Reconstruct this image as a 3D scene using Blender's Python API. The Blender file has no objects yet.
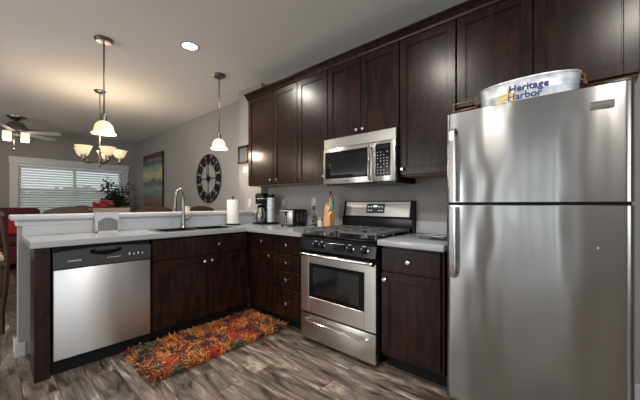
import bpy, bmesh, math, random
from mathutils import Vector, Matrix
random.seed(7)
S = bpy.context.scene
COL = S.collection

# ------------------------------------------------------------------ camera
TH = math.atan2(260, 295)
cd = bpy.data.cameras.new('camera'); cam = bpy.data.objects.new('camera', cd); COL.objects.link(cam)
cam.location = (0, 0, 1.16); cam.rotation_euler = (math.pi/2, 0, TH)
cd.sensor_width = 36; cd.lens = 295/640*36; cd.shift_y = 4/640; cd.clip_start = 0.02
S.camera = cam

# ------------------------------------------------------------------ world, exposure
S.view_settings.view_transform = 'Standard'; S.view_settings.look = 'None'
S.view_settings.gamma = 1; S.view_settings.use_curve_mapping = False
S.view_settings.exposure = 0.5
W = bpy.data.worlds.new('overcast'); S.world = W; W.use_nodes = True
bg = W.node_tree.nodes['Background']
bg.inputs[0].default_value = (0.80, 0.92, 0.95, 1); bg.inputs[1].default_value = 0.75

def area(name, loc, rot, sx, sy, power, color=(1, 1, 1), disk=False, spread=None):
    l = bpy.data.lights.new(name, 'AREA'); l.energy = power; l.color = color
    l.shape = 'DISK' if disk else 'RECTANGLE'; l.size = sx
    if not disk: l.size_y = sy
    if spread: l.spread = spread
    o = bpy.data.objects.new(name, l); COL.objects.link(o); o.location = loc; o.rotation_euler = rot
    return o
def point(name, loc, power, color=(1, .8, .55), r=.04):
    l = bpy.data.lights.new(name, 'POINT'); l.energy = power; l.color = color; l.shadow_soft_size = r
    o = bpy.data.objects.new(name, l); COL.objects.link(o); o.location = loc
    return o
# daylight through the patio and living glazing; kitchen and side lamps are added fill
area('patio_daylight', (-0.6, -3.14, 1.25), (math.pi/2, 0, 0), 1.7, 2.1, 17, (.95, .98, 1))
area('kitchen_fill', (-3.35, -3.14, 1.3), (math.pi/2, 0, 0), 1.5, 1.9, 48, (.95, .98, 1))  # added unseen lamp, brightens the wall under the upper cabinets
area('side_fill', (2.72, -0.6, 1.45), (math.pi/2, 0, math.pi/2), 2.8, 1.5, 36, (.95, .98, 1))  # added unseen lamp, brightens the dishwasher steel
area('living_daylight', (-5.6, -3.12, 1.35), (math.pi/2, 0, 0), 2.2, 1.5, 5, (.95, .98, 1))
CANS = [(-2.89, 1.336), (-1.15, 0.75), (0.35, 0.75), (-1.15, -1.0), (0.9, -1.2)]
for x, y in CANS:
    area('can_light', (x, y, 2.695), (0, 0, 0), .13, .13, 18, (1, .94, .87), True)

# ------------------------------------------------------------------ helpers
def link(o): COL.objects.link(o); return o
def tag(o, label=None, cat=None, group=None, kind=None):
    if label: o['label'] = label
    if cat: o['category'] = cat
    if group: o['group'] = group
    if kind: o['kind'] = kind
    return o
def thing(name, label, cat, loc=(0, 0, 0), rz=0, group=None):
    o = link(bpy.data.objects.new(name, None)); o.location = loc; o.rotation_euler = (0, 0, rz)
    o.empty_display_size = .05
    return tag(o, label, cat, group)

class MB:
    def __init__(s): s.bm = bmesh.new()
    def _merge(s, t, M=None, smooth=False):
        if M is not None: t.transform(M)
        if smooth:
            for f in t.faces: f.smooth = True
        me = bpy.data.meshes.new('t'); t.to_mesh(me); t.free()
        s.bm.from_mesh(me); bpy.data.meshes.remove(me); return s
    def box(s, x0, x1, y0, y1, z0, z1, b=0, seg=1, M=None):
        t = bmesh.new(); bmesh.ops.create_cube(t, size=1)
        for v in t.verts:
            v.co = Vector(((x0+x1)/2+v.co.x*(x1-x0), (y0+y1)/2+v.co.y*(y1-y0), (z0+z1)/2+v.co.z*(z1-z0)))
        if b: bmesh.ops.bevel(t, geom=t.edges[:], offset=b, segments=seg, affect='EDGES', profile=.5)
        return s._merge(t, M, b > 0 and seg > 1)
    def tube(s, pts, r, n=10, cap=True, closed=False, M=None):
        pts = [Vector(p) for p in pts]; N = len(pts)
        rs = r if isinstance(r, (list, tuple)) else [r]*N
        t = bmesh.new(); rings = []; up = None
        for i, p in enumerate(pts):
            if closed: d = pts[(i+1) % N]-pts[i-1]
            else: d = pts[min(i+1, N-1)]-pts[max(i-1, 0)]
            d.normalize()
            if up is None:
                up = Vector((0, 0, 1)) if abs(d.z) < .9 else Vector((1, 0, 0))
            a = (up-d*up.dot(d)).normalized(); up = a; c = d.cross(a)
            rings.append([t.verts.new(p+(a*math.cos(2*math.pi*k/n)+c*math.sin(2*math.pi*k/n))*rs[i]) for k in range(n)])
        for i in range(N if closed else N-1):
            A, B = rings[i], rings[(i+1) % N]
            for k in range(n): t.faces.new((A[k], A[(k+1) % n], B[(k+1) % n], B[k]))
        for f in t.faces: f.smooth = True
        if cap and not closed:
            t.faces.new(rings[0][::-1]); t.faces.new(rings[-1])
        bmesh.ops.recalc_face_normals(t, faces=t.faces[:])
        return s._merge(t, M)
    def lathe(s, prof, c=(0, 0, 0), n=28, sx=1, sy=1, M=None, smooth=True):
        t = bmesh.new(); rings = []
        for r, z in prof:
            if r < 1e-6: rings.append([t.verts.new((c[0], c[1], c[2]+z))])
            else: rings.append([t.verts.new((c[0]+sx*r*math.cos(2*math.pi*k/n), c[1]+sy*r*math.sin(2*math.pi*k/n), c[2]+z)) for k in range(n)])
        for A, B in zip(rings, rings[1:]):
            for k in range(n):
                a, b = A[k % len(A)], A[(k+1) % len(A)]; c2, d = B[(k+1) % len(B)], B[k % len(B)]
                vs = []
                for v in (a, b, c2, d):
                    if v not in vs: vs.append(v)
                if len(vs) > 2: t.faces.new(vs)
        bmesh.ops.recalc_face_normals(t, faces=t.faces[:])
        return s._merge(t, M, smooth)
    def prism(s, poly, axis, a0, a1, b=0, M=None, smooth=False):
        """poly of 2d points extruded along axis 'x','y','z'"""
        t = bmesh.new()
        def co(p, a): return {'x': (a, p[0], p[1]), 'y': (p[0], a, p[1]), 'z': (p[0], p[1], a)}[axis]
        A = [t.verts.new(co(p, a0)) for p in poly]; B = [t.verts.new(co(p, a1)) for p in poly]
        n = len(poly); t.faces.new(A); t.faces.new(B[::-1])
        for k in range(n):
            f = t.faces.new((A[k], B[k], B[(k+1) % n], A[(k+1) % n])); f.smooth = smooth
        bmesh.ops.recalc_face_normals(t, faces=t.faces[:])
        if b: bmesh.ops.bevel(t, geom=t.edges[:], offset=b, segments=1, affect='EDGES')
        return s._merge(t, M)
    def cells(s, xs, ys, keep, z0, z1, b=0):
        t = bmesh.new(); vv = {}
        def V(i, j):
            if (i, j) not in vv: vv[i, j] = t.verts.new((xs[i], ys[j], z0))
            return vv[i, j]
        for i in range(len(xs)-1):
            for j in range(len(ys)-1):
                if keep((xs[i]+xs[i+1])/2, (ys[j]+ys[j+1])/2): t.faces.new((V(i, j), V(i+1, j), V(i+1, j+1), V(i, j+1)))
        r = bmesh.ops.extrude_face_region(t, geom=t.faces[:])
        for v in r['geom']:
            if isinstance(v, bmesh.types.BMVert): v.co.z = z1
        bmesh.ops.recalc_face_normals(t, faces=t.faces[:])
        if b:
            es = [e for e in t.edges if len(e.link_faces) == 2 and e.calc_face_angle() > .5]
            bmesh.ops.bevel(t, geom=es, offset=b, segments=2, affect='EDGES')
        return s._merge(t)
    def sphere(s, c, r, n=14, sz=1, M=None):
        t = bmesh.new(); bmesh.ops.create_uvsphere(t, u_segments=n, v_segments=max(6, n//2), radius=r)
        for v in t.verts: v.co = Vector((v.co.x+c[0], v.co.y+c[1], v.co.z*sz+c[2]))
        return s._merge(t, M, True)
    def text(s, body, size, M, depth=.0006, bold=0):
        c = bpy.data.curves.new('txt', 'FONT'); c.body = body; c.size = size; c.align_x = 'CENTER'; c.extrude = depth; c.offset = bold
        o = link(bpy.data.objects.new('txt', c)); bpy.context.view_layer.update()
        me = bpy.data.meshes.new_from_object(o.evaluated_get(bpy.context.evaluated_depsgraph_get()))
        t = bmesh.new(); t.from_mesh(me); bpy.data.objects.remove(o); bpy.data.curves.remove(c); bpy.data.meshes.remove(me)
        return s._merge(t, M)
    def build(s, name, m, parent=None, label=None):
        for e in s.bm.edges:
            if len(e.link_faces) == 2 and e.calc_face_angle(0) > .55: e.smooth = False
        me = bpy.data.meshes.new(name); s.bm.to_mesh(me); s.bm.free()
        me.materials.append(m)
        o = link(bpy.data.objects.new(name, me))
        if parent is not None: o.parent = parent
        if label: o['label'] = label
        return o

def struct(name, mb, m):
    o = mb.build(name, m); o['kind'] = 'structure'; return o
def copy_tree(o, parent=None):
    c = o.copy(); COL.objects.link(c)
    if parent is not None: c.parent = parent
    for ch in list(o.children): copy_tree(ch, c)
    return c
FRONT = Matrix.Rotation(math.pi/2, 4, 'X')       # text lying in xy -> standing, facing -Y

# ------------------------------------------------------------------ materials
def mat(name, color, rough=.5, metal=0, noise=None, bump=0, bscale=60, coat=0, emit=None, estr=0, alpha=None, trans=0, aniso=0, spec=None, ior=None):
    m = bpy.data.materials.new(name); m.use_nodes = True; nt = m.node_tree; p = nt.nodes['Principled BSDF']
    I = p.inputs
    I['Base Color'].default_value = (*color, 1); I['Roughness'].default_value = rough; I['Metallic'].default_value = metal
    if coat: I['Coat Weight'].default_value = coat; I['Coat Roughness'].default_value = .15
    if emit: I['Emission Color'].default_value = (*emit, 1); I['Emission Strength'].default_value = estr
    if trans: I['Transmission Weight'].default_value = trans
    if spec is not None: I['Specular IOR Level'].default_value = spec
    if ior: I['IOR'].default_value = ior
    if noise:
        c2, scale, stretch = noise
        tc = nt.nodes.new('ShaderNodeTexCoord'); mp = nt.nodes.new('ShaderNodeMapping'); mp.inputs['Scale'].default_value = stretch
        nz = nt.nodes.new('ShaderNodeTexNoise'); nz.inputs['Scale'].default_value = scale; nz.inputs['Detail'].default_value = 6
        mx = nt.nodes.new('ShaderNodeMix'); mx.data_type = 'RGBA'
        mx.inputs[6].default_value = (*color, 1); mx.inputs[7].default_value = (*c2, 1)
        rp = nt.nodes.new('ShaderNodeMapRange'); rp.inputs[1].default_value = .35; rp.inputs[2].default_value = .65
        L = nt.links.new
        L(tc.outputs['Object'], mp.inputs[0]); L(mp.outputs[0], nz.inputs['Vector']); L(nz.outputs['Fac'], rp.inputs[0])
        L(rp.outputs[0], mx.inputs[0]); L(mx.outputs[2], I['Base Color'])
    if bump:
        tc = nt.nodes.new('ShaderNodeTexCoord')
        nz = nt.nodes.new('ShaderNodeTexNoise'); nz.inputs['Scale'].default_value = bscale
        bp = nt.nodes.new('ShaderNodeBump'); bp.inputs['Strength'].default_value = bump; bp.inputs['Distance'].default_value = .01
        nt.links.new(tc.outputs['Object'], nz.inputs['Vector'])
        nt.links.new(nz.outputs['Fac'], bp.inputs['Height']); nt.links.new(bp.outputs[0], I['Normal'])
    return m

M = {}
M['wall'] = mat('greige_paint', (.27, .255, .245), .85, bump=.05, bscale=180)
M['ceil'] = mat('ceiling_paint', (.68, .66, .64), .9, bump=.06, bscale=120)
M['white'] = mat('white_trim_paint', (.43, .44, .46), .45)
M['trim'] = mat('grey_white_trim', (.52, .53, .56), .5)
M['wood'] = mat('espresso_wood', (.0062, .0030, .0028), .27, noise=((.022, .0080, .0058), 4, (5, 5, 1.0)), spec=.28)
M['wood2'] = mat('raw_wood_edge', (.30, .17, .09), .6)
M['brown'] = mat('chair_wood', (.058, .028, .014), .35, noise=((.03, .014, .007), 6, (2, 2, 8)))
M['weathered'] = mat('weathered_wood', (.33, .27, .21), .7, noise=((.2, .16, .12), 8, (6, 1, 6)))
M['steel_dark'] = mat('dark_steel_console', (.05, .052, .058), .35, .4)
M['black'] = mat('black_enamel', (.004, .004, .0045), .16, spec=.22)
M['blackglass'] = mat('black_glass', (.006, .006, .007), .05, coat=1)
M['matteblack'] = mat('matte_black', (.007, .007, .0075), .6, spec=.2)
M['iron'] = mat('cast_iron', (.075, .075, .078), .36)
M['chrome'] = mat('polished_chrome', (.75, .75, .76), .12, 1)
M['nickel'] = mat('brushed_nickel', (.27, .258, .247), .28, 1)
M['bronze'] = mat('dark_nickel', (.20, .18, .165), .32, 1)
M['sinkmetal'] = mat('shaded_sink_steel', (.07, .068, .066), .35, 1)  # shade inside the bowls is put into this steel colour
M['counter'] = mat('grey_speckled_laminate', (.285, .30, .32), .22, noise=((.33, .345, .365), 160, (1, 1, 1)), coat=.2)
M['cream'] = mat('cream_fabric', (.60, .52, .42), .9)
M['red'] = mat('burgundy_fabric', (.075, .007, .013), .85, bump=.2, bscale=40)
M['brightred'] = mat('bright_red_fabric', (.38, .018, .014), .85)
M['greyplastic'] = mat('grey_plastic', (.16, .165, .17), .5)
M['handle'] = mat('satin_handle_steel', (.62, .61, .60), .22, 1)
M['leaf'] = mat('dark_leaf', (.03, .05, .028), .55)
M['petal'] = mat('red_petal', (.26, .010, .016), .6)
M['paper'] = mat('paper_roll', (.78, .77, .76), .95, bump=.15, bscale=90)
M['bamboo'] = mat('light_wood', (.60, .34, .13), .5, noise=((.45, .23, .08), 6, (8, 8, 1)))
M['galv'] = mat('galvanised_tin', (.40, .44, .48), .5, .7, noise=((.62, .66, .70), 26, (1, 1, 1)))
M['copper'] = mat('coppery_wire', (.28, .14, .09), .4, .8)
M['blue'] = mat('blue_ink', (.012, .03, .16), .6)
M['yellow'] = mat('yellow_ink', (.62, .50, .06), .6)
M['marks'] = mat('white_marking', (.75, .75, .75), .6)
M['glass'] = mat('clear_glass', (.9, .95, .93), .03, trans=1, ior=1.45)
M['pane'] = mat('window_glass', (1, 1, 1), .0, trans=1, ior=1.01)
M['shade'] = mat('lit_amber_glass', (.85, .68, .44), .4, emit=(1, .74, .40), estr=.33)
M['fanshade'] = mat('lit_frosted_glass', (.9, .8, .65), .4, emit=(1, .84, .6), estr=.7)
M['bulb'] = mat('lit_bulb', (1, .9, .7), .4, emit=(1, .86, .6), estr=5)
M['canlens'] = mat('lit_can_lens', (1, 1, .95), .4, emit=(1, .93, .82), estr=9)
M['digits'] = mat('lit_digits', (.5, .6, .55), .4, emit=(.55, .75, .7), estr=.7)
M['blade'] = mat('fan_blade_silver', (.60, .59, .58), .4, .5)
M['blind'] = mat('white_slats', (.80, .83, .83), .5)
M['grass'] = mat('outdoor_lawn', (.40, .43, .38), .9)
M['trees'] = mat('outdoor_trees', (.14, .18, .17), .9)
M['grout'] = mat('rug_backing', (.10, .05, .02), .95)
for n, c in dict(purple=(.035, .02, .22), orange=(.75, .10, .02), kyellow=(.8, .5, .02), green=(.10, .42, .05), teal=(.03, .36, .38), herb=(.10, .14, .03), spice=(.55, .52, .48)).items():
    M[n] = mat(n+'_plastic', c, .35)

def steel(name, color, rough, an, wav):
    m = mat(name, color, rough, 1); nt = m.node_tree; p = nt.nodes['Principled BSDF']; L = nt.links.new
    p.inputs['Anisotropic'].default_value = an; p.inputs['Anisotropic Rotation'].default_value = .25
    tg = nt.nodes.new('ShaderNodeTangent'); tg.direction_type = 'RADIAL'; tg.axis = 'Z'; L(tg.outputs[0], p.inputs['Tangent'])
    tc = nt.nodes.new('ShaderNodeTexCoord'); mp = nt.nodes.new('ShaderNodeMapping'); mp.inputs['Scale'].default_value = (1, 1, .33)
    nz = nt.nodes.new('ShaderNodeTexNoise'); nz.inputs['Scale'].default_value = 5; nz.inputs['Detail'].default_value = 1
    bp = nt.nodes.new('ShaderNodeBump'); bp.inputs['Strength'].default_value = wav; bp.inputs['Distance'].default_value = .02
    L(tc.outputs['Object'], mp.inputs[0]); L(mp.outputs[0], nz.inputs['Vector']); L(nz.outputs['Fac'], bp.inputs['Height']); L(bp.outputs[0], p.inputs['Normal'])
    return m
M['steel'] = steel('brushed_stainless', (.34, .337, .335), .22, .75, .6)
M['steel3'] = steel('dishwasher_stainless', (.58, .58, .59), .40, .8, .06)
M['steel2'] = steel('range_stainless', (.52, .485, .45), .30, .7, .04)

def floor_mat():
    m = mat('grey_wood_planks', (.2, .16, .13), .38); nt = m.node_tree; p = nt.nodes['Principled BSDF']; L = nt.links.new
    N = nt.nodes.new
    tc = N('ShaderNodeTexCoord')
    br = N('ShaderNodeTexBrick'); br.inputs['Scale'].default_value = 1; br.inputs['Brick Width'].default_value = 1.22
    br.inputs['Row Height'].default_value = .152; br.inputs['Mortar Size'].default_value = .0016; br.inputs['Mortar Smooth'].default_value = .1
    br.inputs['Color1'].default_value = (0, 0, 0, 1); br.inputs['Color2'].default_value = (1, 1, 1, 1); br.inputs['Mortar'].default_value = (.5, .5, .5, 1)
    br.offset = .37; br.offset_frequency = 2
    L(tc.outputs['Object'], br.inputs['Vector'])
    # per plank offset of the grain
    mul = N('ShaderNodeVectorMath'); mul.operation = 'SCALE'; mul.inputs['Scale'].default_value = 7.0; L(br.outputs['Color'], mul.inputs[0])
    add = N('ShaderNodeVectorMath'); L(tc.outputs['Object'], add.inputs[0]); L(mul.outputs[0], add.inputs[1])
    mp = N('ShaderNodeMapping'); mp.inputs['Scale'].default_value = (1.35, 6.5, 1); L(add.outputs[0], mp.inputs[0])
    n1 = N('ShaderNodeTexNoise'); n1.inputs['Scale'].default_value = 1.7; n1.inputs['Detail'].default_value = 8; n1.inputs['Distortion'].default_value = 1.6; n1.inputs['Roughness'].default_value = .62
    L(mp.outputs[0], n1.inputs['Vector'])
    cr = N('ShaderNodeValToRGB'); e = cr.color_ramp.elements
    e[0].position = .38; e[0].color = (.022, .014, .010, 1); e[1].position = .66; e[1].color = (.52, .44, .365, 1)
    k = e.new(.46); k.color = (.105, .08, .062, 1); k = e.new(.56); k.color = (.205, .165, .132, 1)
    mp2 = N('ShaderNodeMapping'); mp2.inputs['Scale'].default_value = (3, 60, 1); L(add.outputs[0], mp2.inputs[0])
    n2 = N('ShaderNodeTexNoise'); n2.inputs['Scale'].default_value = 2; n2.inputs['Detail'].default_value = 4; n2.inputs['Distortion'].default_value = .6; L(mp2.outputs[0], n2.inputs['Vector'])
    av = N('ShaderNodeMix'); av.inputs[0].default_value = .24; L(n1.outputs['Fac'], av.inputs[2]); L(n2.outputs['Fac'], av.inputs[3]); L(av.outputs[0], cr.inputs[0])
    mr = N('ShaderNodeMapRange'); mr.inputs[3].default_value = .60; mr.inputs[4].default_value = 1.15; L(br.outputs['Color'], mr.inputs[0])
    mx = N('ShaderNodeMix'); mx.data_type = 'RGBA'; mx.blend_type = 'MULTIPLY'; mx.inputs[0].default_value = 1
    L(cr.outputs[0], mx.inputs[6]); L(mr.outputs[0], mx.inputs[7])
    m2 = N('ShaderNodeMix'); m2.data_type = 'RGBA'; m2.inputs[7].default_value = (.02, .015, .012, 1)
    L(br.outputs['Fac'], m2.inputs[0]); L(mx.outputs[2], m2.inputs[6]); L(m2.outputs[2], p.inputs['Base Color'])
    bp = N('ShaderNodeBump'); bp.inputs['Strength'].default_value = .15; bp.inputs['Distance'].default_value = .004
    L(n1.outputs['Fac'], bp.inputs['Height']); L(bp.outputs[0], p.inputs['Normal'])
    return m
M['floor'] = floor_mat()

def art_mat():
    m = mat('painted_canvas', (.3, .3, .3), .6); nt = m.node_tree; p = nt.nodes['Principled BSDF']; L = nt.links.new; N = nt.nodes.new
    tc = N('ShaderNodeTexCoord'); mp = N('ShaderNodeMapping'); mp.inputs['Scale'].default_value = (1.2, 1, 5)
    nz = N('ShaderNodeTexNoise'); nz.inputs['Scale'].default_value = 2.2; nz.inputs['Detail'].default_value = 6
    L(tc.outputs['Object'], mp.inputs[0]); L(mp.outputs[0], nz.inputs['Vector'])
    sx = N('ShaderNodeSeparateXYZ'); L(tc.outputs['Object'], sx.inputs[0])
    a = N('ShaderNodeMath'); a.operation = 'MULTIPLY_ADD'; a.inputs[1].default_value = .26; L(nz.outputs['Fac'], a.inputs[0])
    d = N('ShaderNodeMath'); d.operation = 'DIVIDE'; d.inputs[1].default_value = 1.17; L(sx.outputs['Z'], d.inputs[0])
    s = N('ShaderNodeMath'); s.operation = 'SUBTRACT'; s.inputs[1].default_value = .13; L(d.outputs[0], s.inputs[0]); L(s.outputs[0], a.inputs[2])
    cr = N('ShaderNodeValToRGB'); el = cr.color_ramp.elements
    stops = [(0, (.10, .06, .04)), (.10, (.20, .11, .06)), (.20, (.16, .12, .09)), (.27, (.12, .22, .22)), (.33, (.28, .25, .18)), (.40, (.10, .17, .19)),
             (.46, (.07, .06, .08)), (.52, (.38, .34, .2)), (.62, (.45, .41, .25)), (.70, (.3, .28, .2)), (.75, (.16, .30, .29)), (.82, (.09, .05, .05)), (.88, (.12, .2, .2)), (.92, (.07, .03, .025)), (1, (.10, .035, .03))]
    el[0].position = 0; el[0].color = (*stops[0][1], 1); el[1].position = 1; el[1].color = (*stops[-1][1], 1)
    for ps, c in stops[1:-1]:
        k = el.new(ps); k.color = (*c, 1)
    L(a.outputs[0], cr.inputs[0]); L(cr.outputs[0], p.inputs['Base Color'])
    return m

def vcol_mat(name, rough=.9):
    m = mat(name, (.5, .5, .5), rough); nt = m.node_tree
    at = nt.nodes.new('ShaderNodeAttribute'); at.attribute_name = 'Col'
    nt.links.new(at.outputs['Color'], nt.nodes['Principled BSDF'].inputs['Base Color']); return m

# ================================================================== SETTING
CZ = 2.72; WY = 2.45; FX = -8.6
struct('floor', MB().box(FX-.15, 2.8, -3.2, 2.75, -.08, 0), M['floor'])
struct('ceiling', MB().box(FX-.15, 2.8, -3.2, 2.75, CZ, CZ+.1), M['ceil'])
struct('wall_back', MB().box(-3.07, 2.8, WY, 2.7, 0, CZ), M['wall'])
struct('wall_wing', MB().box(-3.57, -3.07, 2.34, 2.7, 0, CZ), M['wall'])
struct('wall_dining', MB().box(FX, -3.57, 2.52, 2.7, 0, CZ), M['wall'])
wf = MB(); y0, y1, z0, z1 = .44, 2.27, .98, 1.99
wf.box(FX-.15, FX, -3.2, y0, 0, CZ).box(FX-.15, FX, y1, 2.7, 0, CZ).box(FX-.15, FX, y0, y1, 0, z0).box(FX-.15, FX, y0, y1, z1, CZ)
struct('wall_far', wf, M['wall'])
def wall_y(name, spans):       # wall at Y=-3 with openings
    mb = MB(); x = FX
    for (a, b, c, d) in spans:
        mb.box(x, a, -3.15, -3, 0, CZ)
        if c > 0: mb.box(a, b, -3.15, -3, 0, c)
        mb.box(a, b, -3.15, -3, d, CZ); x = b
    mb.box(x, 2.6, -3.15, -3, 0, CZ); struct(name, mb, M['wall'])
wall_y('wall_near', [(-6.7, -4.5, .6, 2.1), (-4.1, -2.6, .35, 2.25), (-1.4, .3, .12, 2.2)])
wr = MB(); wr.box(2.6, 2.75, -3.15, -2.0, 0, CZ).box(2.6, 2.75, .8, 2.45, 0, CZ).box(2.6, 2.75, -2, .8, 0, .7).box(2.6, 2.75, -2, .8, 2.2, CZ)  # opening added for the side fill lamp
struct('wall_right', wr, M['wall'])

# windows
def window_near(name, x0, x1, z0, z1, nm, mw_=.06):
    mb = MB(); t = .07
    for a, b, c, d in ((x0-t, x0+.02, z0-t, z1+t), (x1-.02, x1+t, z0-t, z1+t), (x0, x1, z0-t, z0+.02), (x0, x1, z1-.02, z1+t)): mb.box(a, b, -3.05, -2.98, c, d)
    for k in range(1, nm): xx = x0+(x1-x0)*k/nm; mb.box(xx-mw_, xx+mw_, -3.08, -2.99, z0, z1)
    o = struct(name, mb, M['white'])
window_near('window_2', -6.7, -4.5, .6, 2.1, 2); window_near('fill_window', -4.1, -2.6, .35, 2.25, 2); window_near('window_3', -1.4, .3, .12, 2.2, 4, .13)  # the second frames an unseen opening added for fill light
mb = MB(); mb.box(FX-.02, FX+.022, .32, .445, .84, 2.13, .004).box(FX-.02, FX+.022, 2.265, 2.39, .84, 2.13, .004)
mb.box(FX-.02, FX+.03, .31, 2.41, 1.985, 2.125, .004).box(FX-.02, FX+.03, .33, 2.38, .84, .985, .004)
w1 = struct('window_1', mb, M['trim'])
mb = MB(); mb.box(FX-.12, FX-.08, y0, y0+.05, z0, z1).box(FX-.12, FX-.08, y1-.05, y1, z0, z1).box(FX-.12, FX-.08, y0, y1, z0, z0+.05).box(FX-.12, FX-.08, y0, y1, z1-.05, z1)
mb.box(FX-.12, FX-.07, 1.33, 1.38, z0, z1).box(FX-.12, FX-.08, y0, y1, 1.44, 1.48)
mb.build('window_sash', M['white'], w1)
MB().box(FX-.105, FX-.10, y0+.03, y1-.03, z0+.03, z1-.03).build('glass_pane', M['pane'], w1)

# outdoors beyond the far window
struct('ground', MB().box(-60, FX-.3, -40, 40, -.5, -.3), M['grass'])
mb = MB()
for k in range(60):
    yy = -30+k; h = random.uniform(2.2, 3.6); mb.sphere((-50+random.uniform(-1, 1), yy, .6), random.uniform(1.3, 1.9), 10, h/1.9)
tag(mb.build('treeline', M['trees']), 'dim distant line of trees seen through the slats of the blind', 'trees', kind='stuff')

# baseboards
struct('baseboard_back', MB().box(.18, 2.6, WY-.014, WY, 0, .14, .003), M['white'])
struct('baseboard_dining', MB().box(FX, -3.57, 2.506, 2.52, 0, .12, .003), M['white'])
struct('baseboard_far', MB().box(FX, FX+.014, -3, 2.52, 0, .12, .003), M['white'])

# ---- half wall of the peninsula with ledge
struct('wall_peninsula', MB().box(-3.36, -3.2, .166, 2.34, 0, 1.0), M['wall'])
struct('baseboard_peninsula', MB().box(-3.374, -3.186, .146, .205, 0, .1, .003), M['white'])
struct('trim_1', MB().box(-3.375, -3.185, .153, 2.34, .992, 1.036, .003), M['white'])
struct('trim_2', MB().box(-3.2, -3.186, .187, 2.34, .915, .992, .001).box(-3.186, -3.071, 2.325, 2.34, .915, 1.036, .002), M['white'])
led = MB().box(-3.56, -3.158, .128, 2.337, 1.036, 1.072, .006, 2).box(-3.158, -3.068, 2.29, 2.338, 1.036, 1.072, .006, 2).build('bar_ledge', M['white'])
tag(led, 'long white ledge capping the half wall behind the sink', 'ledge')
struct('trim_3', MB().box(-3.055, -1.802, WY-.018, WY, .915, 1.015, .002), M['white'])
struct('trim_4', MB().box(-1.05, -.60, WY-.018, WY, .915, 1.015, .002), M['white'])

# ================================================================== CABINETS
def shaker(mb, x0, x1, z0, z1, y=0, t=.02, s=.056, b=.0018):
    mb.box(x0, x0+s, y, y+t, z0, z1, b).box(x1-s, x1, y, y+t, z0, z1, b)
    mb.box(x0+s-.001, x1-s+.001, y, y+t, z0, z0+s, b).box(x0+s-.001, x1-s+.001, y, y+t, z1-s, z1, b)
    mb.box(x0+s-.002, x1-s+.002, y+.009, y+t-.001, z0+s-.002, z1-s+.002)
    # small sloped bead round the panel
    w = .007
    for a, bb, c, d in ((x0+s, x0+s+w, z0+s, z1-s), (x1-s-w, x1-s, z0+s, z1-s), (x0+s, x1-s, z0+s, z0+s+w), (x0+s, x1-s, z1-s-w, z1-s)):
        mb.box(a, bb, y+.0055, y+.012, c, d, .001)
    return mb
def knob(parent, x, z, y=0):
    Mx = Matrix.Translation((x, y, z)) @ Matrix.Rotation(math.pi/2, 4, 'X')
    return MB().lathe([(.006, -.002), (.006, .012), (.0145, .016), (.0155, .022), (.011, .027), (0, .028)], n=16, M=Mx).build('knob', M['chrome'], parent, 'bright chrome knob')
def door(parent, x0, x1, z0, z1, kx=None, kz=None):
    d = shaker(MB(), x0, x1, z0, z1).build('door', M['wood'], parent)
    if kx is not None: knob(d, kx, kz)
    return d
def drawer(parent, x0, x1, z0, z1, k=True, name='drawer'):
    d = MB().box(x0, x1, 0, .02, z0, z1, .003).build(name, M['wood'], parent)
    if k is True: knob(d, (x0+x1)/2, (z0+z1)/2)
    elif k: 
        for kx in k: knob(d, kx, (z0+z1)/2)
    return d
def base_body(parent, w, depth=.58, toe=.09, hollow=False):
    mb = MB()
    if hollow:
        mb.box(0, .018, .021, depth, .1, .874).box(w-.018, w, .021, depth, .1, .874).box(0, w, .021, depth, .1, .118).box(0, w, depth-.012, depth, .1, .874)
        mb.box(0, w, .021, .04, .62, .874)
    else: mb.box(0, w, .021, depth, .1, .874, .001)
    mb.build('body', M['wood'], parent)
    MB().box(0, w, toe, toe+.015, 0, .1).build('toe_kick', M['matteblack'], parent)
RZ = math.pi/2
# --- peninsula: fronts face +X
ep = MB().box(-2.89, -2.637, .208, .286, 0, .874, .002).build('end_panel', M['wood'])
tag(ep, 'dark wood end panel closing the peninsula beside the dishwasher', 'cabinet panel')
sb = thing('sink_cabinet', 'wide dark wood base cabinet under the sink with two doors', 'cabinet', (-2.62, .902, 0), RZ)
base_body(sb, .931, hollow=True)
drawer(sb, .006, .91, .69, .857, [.59], 'false_front')
door(sb, .006, .476, .115, .682, .445, .63); door(sb, .484, .91, .115, .682, .518, .63)
# --- corner + range leg: fronts face -Y
cc = thing('corner_cabinet', 'narrow dark corner base cabinet next to the sink cabinet', 'cabinet', (-2.598, 1.835, 0))
base_body(cc, .36, .56)
MB().box(-.02, .066, .004, .021, .1, .874, .002).build('filler_strip', M['wood'], cc)
drawer(cc, .072, .354, .715, .862); door(cc, .072, .354, .115, .706, .33, .655)
dc = thing('drawer_cabinet', 'dark wood bank of four drawers left of the range', 'cabinet', (-2.236, 1.835, 0))
base_body(dc, .426, .56)
for a, b in ((.70, .862), (.545, .691), (.385, .536), (.115, .376)): drawer(dc, .006, .42, a, b)
rc = thing('drawer_door_cabinet', 'reddish dark wood base cabinet with one drawer and one door between range and fridge', 'cabinet', (-1.05, 1.835, 0))
base_body(rc, .43, .56)
drawer(rc, .006, .41, .70, .855); door(rc, .006, .41, .125, .69, .035, .64)

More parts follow.
